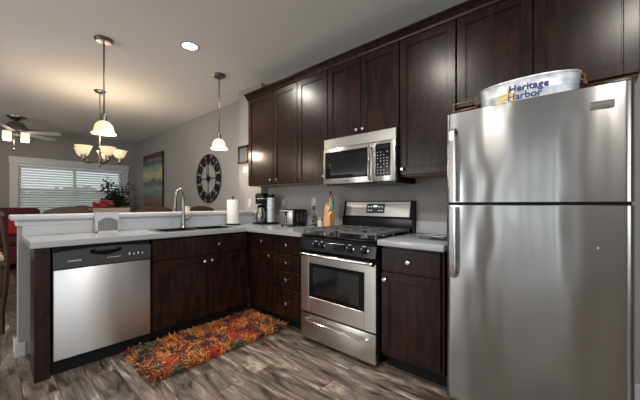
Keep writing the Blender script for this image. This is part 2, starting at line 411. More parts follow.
# --- countertops
SX0, SX1, SY0, SY1 = -3.03, -2.70, 1.025, 1.74
def keep(x, y):
    if SX0 < x < SX1 and SY0 < y < SY1: return False
    if x > -2.6 and y < 1.79: return False
    if x < -3.066 and y > 2.338: return False
    return True
ct = MB().cells([-3.186, -3.066, SX0, SX1, -2.6, -1.803], [.185, SY0, SY1, 1.79, 2.325, 2.338, 2.432], lambda x, y: keep(x, y) and not (x < -3.066 and y > 2.325), .875, .915, .004).build('countertop', M['counter'])
tag(ct, 'light grey corner worktop running from the peninsula to the range', 'countertop')
ct2 = MB().box(-1.052, -.605, 1.79, 2.432, .875, .915, .004, 2).build('countertop', M['counter'])
tag(ct2, 'short light grey worktop between the range and the fridge', 'countertop')

# --- sink
sk = thing('sink', 'double bowl stainless sink set in the grey peninsula worktop', 'sink', (-2.87, 1.375, .7))
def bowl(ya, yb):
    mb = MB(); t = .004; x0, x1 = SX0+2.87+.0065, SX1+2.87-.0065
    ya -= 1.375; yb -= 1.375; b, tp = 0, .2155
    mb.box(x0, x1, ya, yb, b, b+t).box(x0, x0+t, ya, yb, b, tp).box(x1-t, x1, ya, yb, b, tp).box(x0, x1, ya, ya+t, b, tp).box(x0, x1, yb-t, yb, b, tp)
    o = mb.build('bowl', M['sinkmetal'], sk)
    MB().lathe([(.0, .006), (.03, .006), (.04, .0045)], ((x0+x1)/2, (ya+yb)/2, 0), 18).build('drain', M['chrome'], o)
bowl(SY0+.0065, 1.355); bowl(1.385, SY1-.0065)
MB().box(SX0+2.878, SX1+2.862, -.0185, .0085, .20, .214, .003).build('divider', M['nickel'], sk)
rx0, rx1, ry0, ry1 = SX0+2.87, SX1+2.87, SY0-1.375, SY1-1.375
MB().box(rx0-.016, rx0+.009, ry0-.016, ry1+.016, .2155, .219).box(rx1-.009, rx1+.016, ry0-.016, ry1+.016, .2155, .219).box(rx0, rx1, ry0-.016, ry0+.009, .2155, .219).box(rx0, rx1, ry1-.009, ry1+.016, .2155, .219).build('rim', M['nickel'], sk)

# --- faucet
fa = thing('faucet', 'tall brushed nickel gooseneck faucet behind the sink', 'faucet', (-3.105, 1.368, .915))
MB().lathe([(.03, 0), (.03, .006), (.024, .012), (.021, .03), (.019, .11), (.016, .13)], n=20).build('base', M['nickel'], fa)
path = [(0, 0, .12), (0, 0, .275)]
import math as _m
dx, dy = .60, -.80
for k in range(1, 13):
    a = math.pi*k/12*.97; r = .072
    path.append((dx*(r-r*math.cos(a)), dy*(r-r*math.cos(a)), .295+r*1.35*math.sin(a)))
end = path[-1]; path.append((end[0]+dx*.006, end[1]+dy*.006, end[2]-.03))
MB().tube(path, .0138, 12).build('spout', M['nickel'], fa)
e = path[-1]; MB().tube([e, (e[0]+dx*.008, e[1]+dy*.008, e[2]-.05), (e[0]+dx*.014, e[1]+dy*.014, e[2]-.095)], [.016, .021, .025], 14).build('spray_head', M['bronze'], fa)
MB().tube([(0, .012, .085), (0, .05, .085)], .012, 12).tube([(0, .045, .085), (.0, .075, .10), (.0, .09, .15)], [.011, .009, .008], 10).build('handle', M['nickel'], fa)

# --- upper cabinets
UZ0, UZ1, UY = 1.38, 2.435, 2.13
def upper(label, x0, x1, z0, doors, knobs, z1=UZ1, name='wall_cabinet', depth=WY-UY-.002):
    t = thing(name, label, 'cabinet', (x0, UY, 0))
    w = x1-x0
    MB().box(0, w, .021, depth, z0, z1, .001).build('body', M['wood'], t)
    MB().box(.004, w-.004, .03, depth, z0-.004, z0).build('underside', M['wood2'], t, 'pale raw wood underside')
    xs = [0]+doors+[w]
    for i in range(len(xs)-1):
        door(t, xs[i]+.004, xs[i+1]-.004, z0+.004, z1-.012, *(knobs[i] if knobs[i] else (None, None)))
    return t
upper('dark two-door wall cabinet at the end of the run, above the coffee maker', -3.053, -2.196, UZ0, [.475], [(.44, 1.43), (.545, 1.43)])
upper('dark single-door wall cabinet left of the microwave, above the toaster', -2.194, -1.787, UZ0, [], [(.375, 1.425)])
upper('short dark two-door wall cabinet directly above the microwave', -1.785, -1.057, 1.757, [.367], [(.335, 1.80), (.40, 1.80)])
upper('reddish dark single-door wall cabinet between microwave and fridge', -1.055, -.637, UZ0, [], [(.03, 1.43)])
upper('large dark two-door wall cabinet over the fridge and tin tub', -.635, .225, 1.81, [.428], [(.385, 1.852), (.471, 1.852)])
crown = [(0, 0), (-.008, .006), (-.012, .02), (-.035, .045), (-.05, .052), (-.05, .066), (.02, .066), (.02, 0)]
cm = MB().prism([(UY+a, UZ1-.012+b) for a, b in crown], 'x', -3.067, .25)
struct('trim_5', cm, M['wood'])

# ================================================================== DISHWASHER
dw = thing('dishwasher', 'stainless dishwasher with dark console built into the peninsula', 'dishwasher', (-2.615, .292, 0), RZ)
MB().box(.004, .598, .03, .56, .1, .868).build('body', M['matteblack'], dw)
MB().box(.004, .598, .06, .075, .0, .105).build('kick_plate', M['matteblack'], dw)
MB().box(.006, .594, 0, .03, .112, .715, .004, 2).build('door_panel', M['steel3'], dw)
con = MB()
con.prism([(.006, .722), (.594, .722), (.594, .834)]+[(.594-.588*k/14, .834+.016*math.sin(math.pi*k/14)) for k in range(1, 14)]+[(.006, .834)], 'y', -.006, .028, .002)
con = con.build('console', M['steel_dark'], dw, 'dark grey control console')
MB().prism([(.20+.19*k/10, .812-.022*math.sin(math.pi*k/10)) for k in range(11)]+[(.39, .836), (.20, .836)], 'y', -.0085, -.006).build('handle_pocket', M['black'], con)
MB().box(.235, .36, -.016, -.006, .824, .838, .003).build('grip', M['steel_dark'], con)
lg = MB().text('FRIGIDAIRE', .015, Matrix.Translation((.115, -.0065, .765)) @ FRONT)
lg.build('brand_mark', M['marks'], con)
for k in range(5): MB().box(.30+k*.018, .312+k*.018, -.0068, -.006, .766, .769).build('button_mark', M['marks'], con)
for k in range(4): MB().box(.44+k*.03, .448+k*.03, -.0068, -.006, .768, .786-.006*(k % 2)).build('button_mark', M['marks'], con)

# ================================================================== RANGE
rg = thing('gas_range', 'stainless and black freestanding gas range below the microwave', 'stove', (-1.43, 1.79, 0))
RW = .368
MB().box(-RW, RW, .035, .64, .03, .886, .002).build('body', M['black'], rg)
for sx in (-1, 1):
    for yy in (.08, .58): MB().lathe([(.015, 0), (.015, .03)], (sx*.33, yy, 0), 12).build('foot', M['matteblack'], rg)
dr = MB().box(-RW+.002, RW-.002, 0, .035, .035, .245, .005, 2).build('drawer', M['steel2'], rg)
MB().tube([(-.30, .0, .195), (-.30, -.03, .198), (-.27, -.042, .20), (.27, -.042, .20), (.30, -.03, .198), (.30, .0, .195)], .011, 10).build('handle', M['chrome'], dr)
od = MB()
od.box(-RW+.002, -.272, 0, .035, .256, .735, .004).box(.272, RW-.002, 0, .035, .256, .735, .004).box(-.273, .273, 0, .035, .256, .388, .004).box(-.273, .273, 0, .035, .668, .735, .004)
od = od.build('oven_door', M['steel2'], rg)
MB().box(-.275, .275, .003, .03, .385, .671, .002).build('window_frame', M['black'], od)
MB().box(-.225, .225, .001, .004, .42, .64).build('window_pane', M['blackglass'], od)
MB().tube([(-.335, .0, .728), (-.335, -.035, .742), (-.312, -.05, .748), (.325, -.05, .748), (.345, -.035, .742), (.345, .0, .728)], .013, 12).build('handle', M['chrome'], od)
cp = MB().prism([(.0, .765), (-.010, .775), (.006, .862), (.016, .88), (.05, .893), (.05, .765)], 'x', -RW, RW, .003).build('control_panel', M['black'], rg)
vt = MB()
for k in range(22): vt.box(-.33+k*.031, -.33+k*.031+.02, .012, .034, .745, .757)
vt.build('vent', M['matteblack'], rg)
for kx in (-.192, -.128, .148, .272):
    Mx = Matrix.Translation((kx, -.003, .825)) @ Matrix.Rotation(math.radians(82), 4, 'X')
    kn = MB().lathe([(.024, 0), (.023, .012), (.019, .024), (0, .025)], n=18, M=Mx).box(-.004, .004, -.019, .019, .02, .034, .001, M=Mx).build('knob', M['matteblack'], cp)
    MB().box(-.0015, .0015, .004, .018, .0342, .0348, M=Mx).build('marking', M['marks'], kn)
    MB().box(-.012, .012, .029, .033, -.0005, .0012, M=Mx).build('dial_mark', M['marks'], cp)
    MB().box(.029, .040, -.004, .010, -.0005, .0012, M=Mx).build('dial_mark', M['marks'], cp)
MB().box(-.09, .10, -.006, .02, .795, .855, .002, M=Matrix.Translation((0, -.0035, 0))).build('glass_inset', M['blackglass'], cp)
ck = MB().box(-RW-.004, RW+.004, .02, .60, .885, .902, .006, 2).build('cooktop', M['black'], rg)
for bx in (-.19, .19):
    for by in (.15, .44):
        b = MB().lathe([(.055, 0), (.055, .004), (.04, .012), (.038, .018)], (bx, by, .902), 22).build('burner', M['nickel'], ck)
        MB().lathe([(.036, .018), (.036, .026), (.03, .03), (0, .031)], (bx, by, .902), 22).build('burner_cap', M['matteblack'], b)
for gx in (-.185, .185):
    mb = MB(); z = .942
    def bar(x0, y0_, x1, y1_): mb.tube([(x0, y0_, z), (x1, y1_, z)], .010, 6)
    x0, x1 = gx-.165, gx+.165; ya, yb = .03, .56
    bar(x0, ya, x1, ya); bar(x0, yb, x1, yb); bar(x0, ya, x0, yb); bar(x1, ya, x1, yb); bar(x0, .295, x1, .295)
    for by in (.15, .44):
        bar(gx, by-.12, gx, by-.03); bar(gx, by+.03, gx, by+.145 if by < .3 else by+.12); bar(x0, by, gx-.03, by); bar(gx+.03, by, x1, by)
    for fx in (x0, x1):
        for fy in (ya, .295, yb): mb.tube([(fx, fy, .903), (fx, fy, z)], .007, 6)
    for fx, s in ((x0, 1), (x1, -1)):
        for fy in (ya, yb): mb.sphere((fx, fy, z+.004), .009, 8)
    mb.build('grate', M['iron'], ck)
bgd = MB().prism([(.575, .90), (.575, 1.03), (.59, 1.04), (.62, 1.185), (.645, 1.19), (.656, 1.18), (.656, .90)], 'x', -RW+.01, RW+.008, .003).build('backguard', M['black'], rg)
Mt = Matrix.Translation((.010, .588, 1.045)) @ Matrix.Rotation(-math.atan2(.030, .145), 4, 'X')
MB().box(-.338, .338, -.006, .004, .0, .138, .003, M=Mt).build('steel_fascia', M['steel2'], bgd)
ds = MB().box(-.095, .095, -.010, -.005, .03, .118, .002, M=Mt).build('display', M['blackglass'], bgd)
for r_ in range(2):
    for c_ in range(6):
        if r_ == 0 and c_ in (2, 3): continue
        MB().box(-.078+c_*.028, -.062+c_*.028, -.0108, -.0102, .052+r_*.034, .058+r_*.034, M=Mt).build('digit', M['digits'], ds)
MB().box(-.022, .022, -.0108, -.0102, .086, .104, M=Mt).build('clock_digits', M['digits'], ds)

# ================================================================== MICROWAVE
mw = thing('microwave', 'stainless over-the-range microwave hung under the short cabinet', 'microwave', (-1.421, 2.08, 1.332))
MB().box(-.362, .362, .03, .365, 0.005, .418).build('body', M['matteblack'], mw)
MB().box(-.362, .362, .0, .032, .33, .418, .003).build('vent_panel', M['steel2'], mw)
fr = MB().box(-.362, .17, -.008, .03, .008, .326, .004, 2).build('door', M['steel2'], mw)
MB().box(-.338, .128, -.0105, -.007, .055, .295, .004, 2).build('window_frame', M['black'], fr)
MB().box(-.275, .108, -.0118, -.009, .085, .262, .002).build('window_pane', M['blackglass'], fr)
MB().tube([(.148, -.005, .29), (.148, -.03, .30), (.152, -.05, .27), (.156, -.055, .165), (.152, -.05, .06), (.148, -.03, .03), (.148, -.005, .04)], .012, 10).build('handle', M['chrome'], fr)
kp = MB().box(.174, .362, -.008, .03, .008, .326, .004, 2).build('keypad_panel', M['steel2'], mw)
kb_ = MB().box(.19, .322, -.0105, -.007, .05, .305, .003).build('keypad', M['black'], kp)
for r_ in range(8):
    for c_ in range(4):
        if (r_+c_) % 5 == 4: continue
        MB().box(.206+c_*.028, .213+c_*.028, -.0112, -.0104, .069+r_*.024, .0735+r_*.024).build('key_mark', M['marks'], kb_)
MB().box(.21, .305, -.0112, -.0104, .27, .29).build('display', M['blackglass'], kb_)
MB().text('FRIGIDAIRE', .012, Matrix.Translation((-.10, -.0085, .025)) @ FRONT).build('brand_mark', M['matteblack'], fr)
MB().box(-.35, .35, .02, .36, -.004, .006, .002).build('underside_grille', M['black'], mw)

# ================================================================== REFRIGERATOR
fg = thing('refrigerator', 'tall stainless top-freezer refrigerator at the end of the counter', 'refrigerator', (-.21, 1.79, 0))
FW = .385
MB().box(-FW+.004, FW-.004, .082, .63, .03, 1.668, .004).build('cabinet_body', M['steel_dark'], fg)
MB().box(-FW+.02, FW-.02, .09, .12, .0, .05).build('base_grille', M['matteblack'], fg)
def doorprof():
    p = []
    n = 16
    for k in range(n+1):
        t = -1+2*k/n; p.append((t*(FW-.032), -.016*(1-t*t)-.002))
    arc = [(FW-.032+.032*math.sin(a), .030-.032*math.cos(a)) for a in (.3, .7, 1.1, 1.5)]
    p += arc+[(FW, .075), (-FW, .075)]+[(-x, y) for x, y in arc[::-1]]
    return p
fdr = MB().prism(doorprof(), 'z', 1.168, 1.683, .003, smooth=True).build('freezer_door', M['steel'], fg)
rdr = MB().prism(doorprof(), 'z', .035, 1.155, .003, smooth=True).build('fridge_door', M['steel'], fg)
MB().box(-FW+.012, FW-.012, .02, .08, 1.154, 1.169).build('door_gasket', M['matteblack'], fg)
def fhandle(pts, par): 
    mb = MB()
    # flat strap handle swept along the profile
    prof = [Vector((0, p[0], p[1])) for p in pts]
    t = .006
    outer = [(p.y, p.z) for p in prof]
    inner = []
    for i, p in enumerate(prof):
        d = prof[min(i+1, len(prof)-1)]-prof[max(i-1, 0)]; d.normalize(); nrm = Vector((0, d.z, -d.y)); inner.append((p.y+nrm.y*.012, p.z+nrm.z*.012))
    mb.prism(outer+inner[::-1], 'x', -.348, -.322, .003); mb.build('handle', M['handle'], par)
fhandle([(-.004, 1.60), (-.03, 1.592), (-.047, 1.565), (-.052, 1.52), (-.052, 1.30), (-.050, 1.172)][::-1], fdr)
fhandle([(-.004, .735), (-.03, .743), (-.047, .77), (-.052, .815), (-.052, 1.0), (-.050, 1.145)], rdr)
bd = MB().box(.243, .322, -.016, -.010, 1.578, 1.612, .002).build('badge', M['chrome'], fdr)
MB().box(.250, .315, -.0166, -.0155, 1.592, 1.600).build('badge_band', M['nickel'], bd)
hg = MB().box(FW-.09, FW-.01, .02, .10, 1.6835, 1.700, .006, 2).build('hinge_cap', M['steel_dark'], fg)
MB().lathe([(.004, 0), (.003, .003), (0, .004)], n=10, M=Matrix.Translation((.27, -.0085, .965)) @ Matrix.Rotation(math.pi/2, 4, 'X')).build('plug_button', M['chrome'], rdr)

# --- tin tub on the fridge
tb = thing('metal_tub', 'oval galvanised tin tub with blue lettering on top of the fridge', 'tub', (-.222, 1.965, 1.669))
rx, ry, TH_ = .228, .105, .155
MB().lathe([(0, .004), (.93, .004), (.93, 0), (.945, 0), (.95, .006), (.968, .082), (.978, .084), (.978, .090), (.970, .092), (.985, .142), (1.0, .145), (1.012, .150), (1.0, TH_), (.975, .151), (.955, .05), (.93, .012), (0, .012)], n=48, sx=rx, sy=ry).build('shell', M['galv'], tb)
for s in (-1, 1):
    h = MB().tube([(s*(rx*.975), -.045, .13), (s*(rx+.012), -.045, .12), (s*(rx+.014), -.03, .085), (s*(rx+.014), .03, .085), (s*(rx+.012), .045, .12), (s*(rx*.975), .045, .13)], .003, 8).build('handle', M['copper'], tb)
    MB().tube([(s*(rx+.014), -.028, .085), (s*(rx+.014), .028, .085)], .008, 10).build('grip', M['brown'], h)
def wrap(mb):
    for v in mb.bm.verts:
        u = v.co.x; z = v.co.z; k = .962+.03*max(0, (z-.006))/.11+.010
        q = max(0, 1-(u/(rx*k))**2)
        v.co.y = -ry*k*math.sqrt(q)+v.co.y-.001
    return mb
lt = MB().text('Heritage', .050, Matrix.Translation((.020, 0, .088)) @ FRONT, bold=.0009).text('Harbor', .050, Matrix.Translation((.002, 0, .046)) @ FRONT, bold=.0009)
wrap(lt).build('lettering', M['blue'], tb, 'blue painted lettering')
sn = MB()
for k in range(9):
    a = math.radians(18+k*17); ca, sa = math.cos(a), math.sin(a); c0 = (-.075, .040)
    r0, r1 = .02, .085 if k % 2 == 0 else .06
    w = .006
    sn.prism([(c0[0]+r0*ca-w*sa, c0[1]+r0*sa+w*ca), (c0[0]+r0*ca+w*sa, c0[1]+r0*sa-w*ca), (c0[0]+r1*ca, c0[1]+r1*sa)], 'y', -.0005, .0005)
t_ = MB(); 
bmesh.ops.subdivide_edges(sn.bm, edges=sn.bm.edges[:], cuts=2)
wrap(sn).build('sunburst', M['yellow'], tb, 'yellow painted sunburst')
# wire rack beside it
wr_ = thing('wire_rack', 'small coppery wire rack between fridge top and wall cabinet', 'rack', (-.535, 1.975, 1.676))
mb = MB()
for yy in (-.07, .07):
    mb.tube([(-.05, yy, .003), (-.05, yy, .095), (.05, yy, .095), (.05, yy, .003), (-.05, yy, .003)], .003, 6)
    mb.tube([(-.05, yy, .05), (.05, yy, .05)], .002, 6)
for xx in (-.05, 0, .05):
    mb.tube([(xx, -.07, .05), (xx, .07, .05)], .002, 6)
for xx in (-.05, .05): mb.tube([(xx, -.07, .095), (xx, .07, .095)], .003, 6)
mb.build('frame', M['copper'], wr_)

# ================================================================== COUNTER ITEMS
# paper towel
pt = thing('paper_towel_holder', 'white paper towel roll on a black upright holder by the wing wall', 'paper towels', (-3.06, 1.925, .915))
MB().lathe([(0, 0), (.085, 0), (.088, .006), (.08, .012), (.01, .014)], n=28).build('base', M['matteblack'], pt)
MB().lathe([(.006, .012), (.006, .315), (.012, .322), (.010, .335), (0, .338)], n=14).build('post', M['matteblack'], pt)
MB().lathe([(.022, .018), (.066, .018), (.068, .022), (.068, .290), (.066, .294), (.022, .294), (.02, .29), (.02, .02)], n=32).build('paper_roll', M['paper'], pt)
# lattice basket
bk = thing('lattice_basket', 'small white caddy with arched lattice front against the ledge wall', 'basket', (-3.10, .706, .915), RZ)
mb = MB(); w = .0845
mb.box(-w, w, -.006, 0, 0, .012).box(-w, -w+.016, -.006, 0, 0, .172).box(w-.008, w, -.006, 0, 0, .172)
arch = [(-w+.016, .095)]+[(-w+.016+(2*w-.024)*k/12, .095+.032*math.sin(math.pi*k/12)) for k in range(1, 12)]+[(w-.008, .095), (w-.008, .172), (-w+.016, .172)]
mb.prism(arch, 'y', -.006, 0)
mb.box(-w, -w+.004, 0, .045, 0, .172).box(w-.004, w, 0, .045, 0, .172).box(-w, w, .041, .045, 0, .172).box(-w, w, 0, .045, 0, .004)
mb.build('shell', M['white'], bk)
mb = MB(); 
n = 7
for k in range(n+1):
    xx = -w+.016+(2*w-.024)*k/n; h = .095+.032*math.sin(math.pi*k/n)
    mb.box(xx-.0045, xx+.0045, -.0045, -.0015, .01, h)
for k in range(6): zz = .016+k*.0185; mb.box(-w+.012, w-.006, -.004, -.002, zz-.0045, zz+.0045)
mb.build('lattice', M['greyplastic'], bk, 'grey square lattice')
# little white cup near faucet on ledge
cup = thing('small_cup', 'small pale cup on the ledge behind the faucet', 'cup', (-3.25, 1.47, 1.072))
MB().lathe([(0, 0), (.028, 0), (.033, .05), (.033, .062), (.030, .062), (.026, .006), (0, .006)], n=20).build('body', M['cream'], cup)

# coffee maker
cf = thing('coffee_maker', 'black and steel drip coffee maker in the counter corner', 'coffee maker', (-2.885, 2.245, .915), math.radians(-8))
cf.scale = (1.1, 1.1, 1)
MB().box(-.10, .11, -.09, .12, 0, .025, .006, 2).build('base', M['black'], cf)
MB().box(-.09, .02, .05, .12, .025, .36, .008, 2).build('column', M['black'], cf)
hd = MB().lathe([(0, 0), (.066, 0), (.07, .01), (.07, .115), (.062, .13), (0, .132)], (-.035, -.01, .245), 28).build('brew_head', M['black'], cf)
MB().lathe([(.0712, 0), (.0712, .012)], (-.035, -.01, .305), 28).build('band', M['nickel'], hd)
cr_ = MB().lathe([(0, 0), (.055, 0), (.062, .02), (.060, .09), (.045, .15), (.04, .175)], (-.035, -.015, .026), 28).build('carafe', M['nickel'], cf, 'steel carafe')
MB().lathe([(.041, 0), (.043, .02), (.03, .035), (0, .036)], (-.035, -.015, .20), 24).build('lid', M['black'], cr_)
MB().tube([(.02, -.04, .19), (.055, -.055, .185), (.06, -.057, .10), (.022, -.045, .06)], .008, 8).build('carafe_handle', M['black'], cr_)
tk = MB().lathe([(0, 0), (.042, 0), (.042, .29), (0, .29)], (.065, .045, .03), 24).build('water_tank', M['galv'], cf, 'silver cylinder tank')
MB().lathe([(.044, 0), (.044, .03), (.038, .042), (0, .044)], (.065, .045, .32), 24).build('tank_lid', M['black'], tk)
# toaster
ts = thing('toaster', 'black long toaster with steel front on the counter by the knife block', 'toaster', (-2.40, 2.27, .915), math.radians(10))
MB().box(-.105, .105, -.12, .13, .012, .19, .022, 3).build('shell', M['black'], ts)
fp = MB().box(-.092, .092, -.132, -.116, .02, .182, .012, 3).build('front_plate', M['nickel'], ts, 'steel front plate')
MB().box(-.014, .014, -.136, -.131, .045, .16, .004, 2).build('control_strip', M['matteblack'], fp)
for zz in (.06, .085, .11): MB().lathe([(.007, 0), (.006, .004), (0, .005)], n=10, M=Matrix.Translation((0, -.136, zz)) @ Matrix.Rotation(math.pi/2, 4, 'X')).build('button', M['chrome'], fp)
MB().box(-.03, .03, -.152, -.134, .15, .163, .004, 2).build('lever', M['matteblack'], ts)
for xx in (-.04, .04): MB().box(xx-.016, xx+.016, -.09, .10, .186, .1915, .002).build('slot', M['iron'], ts)
for yy in (-.06, .01, .08): MB().box(.1045, .107, yy-.022, yy+.014, .05, .15, .002).build('side_rib', M['steel_dark'], ts)
for xx in (-.08, .08):
    for yy in (-.09, .1): MB().lathe([(.012, 0), (.012, .014)], (xx, yy, 0), 10).build('foot', M['matteblack'], ts)
# toaster cord to the outlet
tag(MB().tube([(-2.53, 2.36, .925), (-2.60, 2.38, .935), (-2.66, 2.39, .99), (-2.68, 2.40, 1.07), (-2.71, 2.415, 1.12), (-2.745, 2.42, 1.135), (-2.755, 2.431, 1.135)], .004, 8).build('power_cord', M['matteblack']), 'black cord plugged into the outlet above the toaster', 'cord')
# outlets, switch
def plate(name, label, cat, x, z, y, w=.07, h=.115, kind='outlet'):
    t = thing(name, label, cat, (x, y, z))
    MB().box(-w/2, w/2, -.006, 0, -h/2, h/2, .003, 2).build('plate', M['white'], t)
    if kind == 'outlet':
        for zz in (-.022, .022): MB().box(-.016, .016, -.0085, -.005, zz-.014, zz+.014, .003).build('socket', M['cream'], t)
    elif kind == 'switch': MB().box(-.016, .016, -.010, -.005, -.033, .033, .003).build('rocker', M['white'], t)
    return t
plate('wall_outlet', 'white wall outlet with a black cord, between coffee maker and toaster', 'outlet', -2.765, 1.16, WY, h=.125)
plate('wall_outlet', 'white wall outlet behind the green herb bottle', 'outlet', -2.25, 1.165, WY, h=.125)
plate('light_switch', 'white light switch on the wing wall above the ledge', 'switch', -3.31, 1.173, 2.34, kind='switch')
th_ = plate('thermostat', 'small white thermostat below the dark plaque on the wing wall', 'thermostat', -3.40, 1.605, 2.34, .12, .12, 'none')
MB().box(-.035, .035, -.02, -.005, -.028, .03, .004).build('display_box', M['cream'], th_)
pq = thing('wall_plaque', 'dark square wooden plaque half hidden by the end cabinet', 'plaque', (-3.425, 2.337, 1.715))
MB().box(-.125, .125, -.02, 0, 0, .235, .003).build('board', M['iron'], pq)
mb = MB().box(-.125, .125, -.03, -.018, 0, .03, .002).box(-.125, .125, -.03, -.018, .205, .235, .002).box(-.125, -.095, -.03, -.018, 0, .235, .002).box(.095, .125, -.03, -.018, 0, .235, .002)
mb.build('frame', M['wood'], pq)
# herb bottle
hb = thing('herb_bottle', 'glass bottle of green herbs beside the knife block', 'bottle', (-2.13, 2.31, .915))
MB().lathe([(0, 0), (.036, 0), (.038, .006), (.038, .10), (.03, .125), (.014, .14), (.013, .175), (.0, .176)], n=22).build('glass', M['glass'], hb)
mb = MB()
for k in range(46):
    a = random.uniform(0, 6.28); r = random.uniform(0, .027); mb.sphere((r*math.cos(a), r*math.sin(a), random.uniform(.014, .105)), random.uniform(.004, .009), 6)
mb.build('contents', M['herb'], hb)
mb = MB()
for k in range(14):
    a = random.uniform(0, 6.28); r = random.uniform(0, .02); mb.sphere((r*math.cos(a), r*math.sin(a), .185+random.uniform(0, .04)), random.uniform(.008, .013), 6)
mb.build('green_stopper', M['leaf'], hb)
sp = thing('salt_shaker', 'small white shaker with steel cap left of the knife block', 'shaker', (-2.02, 2.30, .915))
MB().lathe([(0, 0), (.028, 0), (.030, .004), (.026, .075)], n=18).build('body', M['spice'], sp)
MB().lathe([(.027, .075), (.027, .085), (.02, .097), (0, .099)], n=18).build('cap', M['nickel'], sp)
# knife block
kb = thing('knife_block', 'light wood knife block with colourful knives left of the range', 'knife block', (-1.872, 2.27, .915), math.radians(0))
MB().box(-.062, .062, -.075, .075, 0, .016, .003).build('base_board', M['bamboo'], kb)
mb = MB()
sl = [(-.052, -.016, .262, .02), (-.014, .018, .235, 0), (.02, .052, .185, -.02)]
for x0_, x1_, h, yo in sl:
    mb.prism([(yo-.045, .016), (yo+.04, .016), (yo+.05, h), (yo-.01, h-.012), (yo-.04, h-.05)], 'x', x0_, x1_, .002)
mb.build('block', M['bamboo'], kb)
for nm, (x, y, z0_, z1_, tilt) in dict(purple=(-.034, .05, .262, .375, 2), orange=(-.008, .035, .236, .345, 4), kyellow=(.008, .0, .225, .315, 5), green=(.026, .01, .186, .30, 4), teal=(.040, -.012, .178, .275, 2)).items():
    kn = thing('knife', {'purple': 'tallest knife in the block, with dark blue handle', 'orange': 'knife with orange handle in the wooden block', 'kyellow': 'knife with yellow handle in the wooden block', 'green': 'knife with green handle in the wooden block', 'teal': 'front knife in the block, with teal handle'}[nm], 'knife', (-1.872+x, 2.27+y, .915+z0_), 0, 'coloured knives in the block')
    Mr = Matrix.Rotation(math.radians(tilt), 4, 'Y')
    MB().box(-.009, .009, -.013, .013, 0, z1_-z0_, .006, 2, M=Mr).build('handle', M[nm], kn)
    MB().box(-.0012, .0012, -.012, .012, -.07, .002, M=Mr).build('blade', M[nm], kn)
# black flat tray on right counter
tr = thing('flat_tray', 'flat black board lying on the short worktop beside the fridge', 'tray', (-.755, 2.17, .915), math.radians(4))
MB().box(-.11, .13, -.15, .15, 0.004, .016, .004, 2).build('board', M['blackglass'], tr)
for xx in (-.08, .10):
    for yy in (-.11, .11): MB().lathe([(.01, 0), (.01, .005)], (xx, yy, 0), 10).build('foot', M['matteblack'], tr)
MB().tube([(-.02, -.10, .019), (.05, -.11, .021), (.06, -.05, .021), (-.01, -.04, .019)], .003, 6, closed=True).build('wire_handle', M['nickel'], tr)

# ================================================================== RUG
rug = thing('shag_rug', 'shaggy orange and brown rag rug on the floor before the sink', 'rug', (-2.335, 1.285, 0), math.radians(0))
RL, RWd = 1.13, .53
MB().box(-RWd/2, RWd/2, -RL/2, RL/2, 0, .012, .004).build('backing', M['grout'], rug)
me = bpy.data.meshes.new('pile'); vs, fs, cs = [], [], []
pal = dict(o=(.52, .165, .03), o2=(.38, .10, .02), br=(.13, .045, .018), mar=(.10, .016, .016), dk=(.018, .014, .016), r=(.42, .025, .015), g=(.03, .10, .04), ye=(.5, .27, .06), ta=(.36, .22, .12))
spots = [(random.uniform(-.26, .26), random.uniform(-.56, .56), random.choice(['dk', 'dk', 'mar', 'r', 'g', 'br', 'dk', 'mar'])) for _ in range(46)]
NT = 9000
for i in range(NT):
    x = random.uniform(-RWd/2-.01, RWd/2+.01); y = random.uniform(-RL/2-.015, RL/2+.015)
    band = math.sin((y+.06*math.sin(x*9))*30+x*5)
    key = random.choices(['o', 'o2', 'ye', 'br', 'mar'], [6, 4, 1.5, 2, 1] if band > -.2 else [1.6, 2.2, .5, 4, 4])[0]
    for sx_, sy_, c in spots:
        if (x-sx_)**2+((y-sy_)*.8)**2 < .042**2 and random.random() < .8: key = c
    if random.random() < .03: key = random.choice(['ta', 'r', 'g', 'dk'])
    j = random.uniform(.8, 1.5); c = tuple(min(1, q*j) for q in pal[key])
    a = random.uniform(0, 6.283); ln = random.uniform(.022, .05); w = random.uniform(.003, .006)
    dx_, dy_ = math.cos(a), math.sin(a); px_, py_ = -dy_*w, dx_*w
    h = random.uniform(.022, .05); b = len(vs)
    for t in (0, .5, 1):
        ox = dx_*ln*t*t; oy = dy_*ln*t*t; z = .008+h*math.sin(t*1.9)/math.sin(1.57)
        ww = 1-.45*t
        vs += [(x+ox+px_*ww, y+oy+py_*ww, z), (x+ox-px_*ww, y+oy-py_*ww, z)]
    fs += [(b, b+1, b+3, b+2), (b+2, b+3, b+5, b+4)]; cs += [c]*2
me.from_pydata(vs, [], fs); ca = me.attributes.new('Col', 'FLOAT_COLOR', 'FACE')
for i, c in enumerate(cs): ca.data[i].color = (*c, 1)
me.materials.append(vcol_mat('rag_pile')); po = link(bpy.data.objects.new('pile', me)); po.parent = rug; po['kind'] = 'stuff'

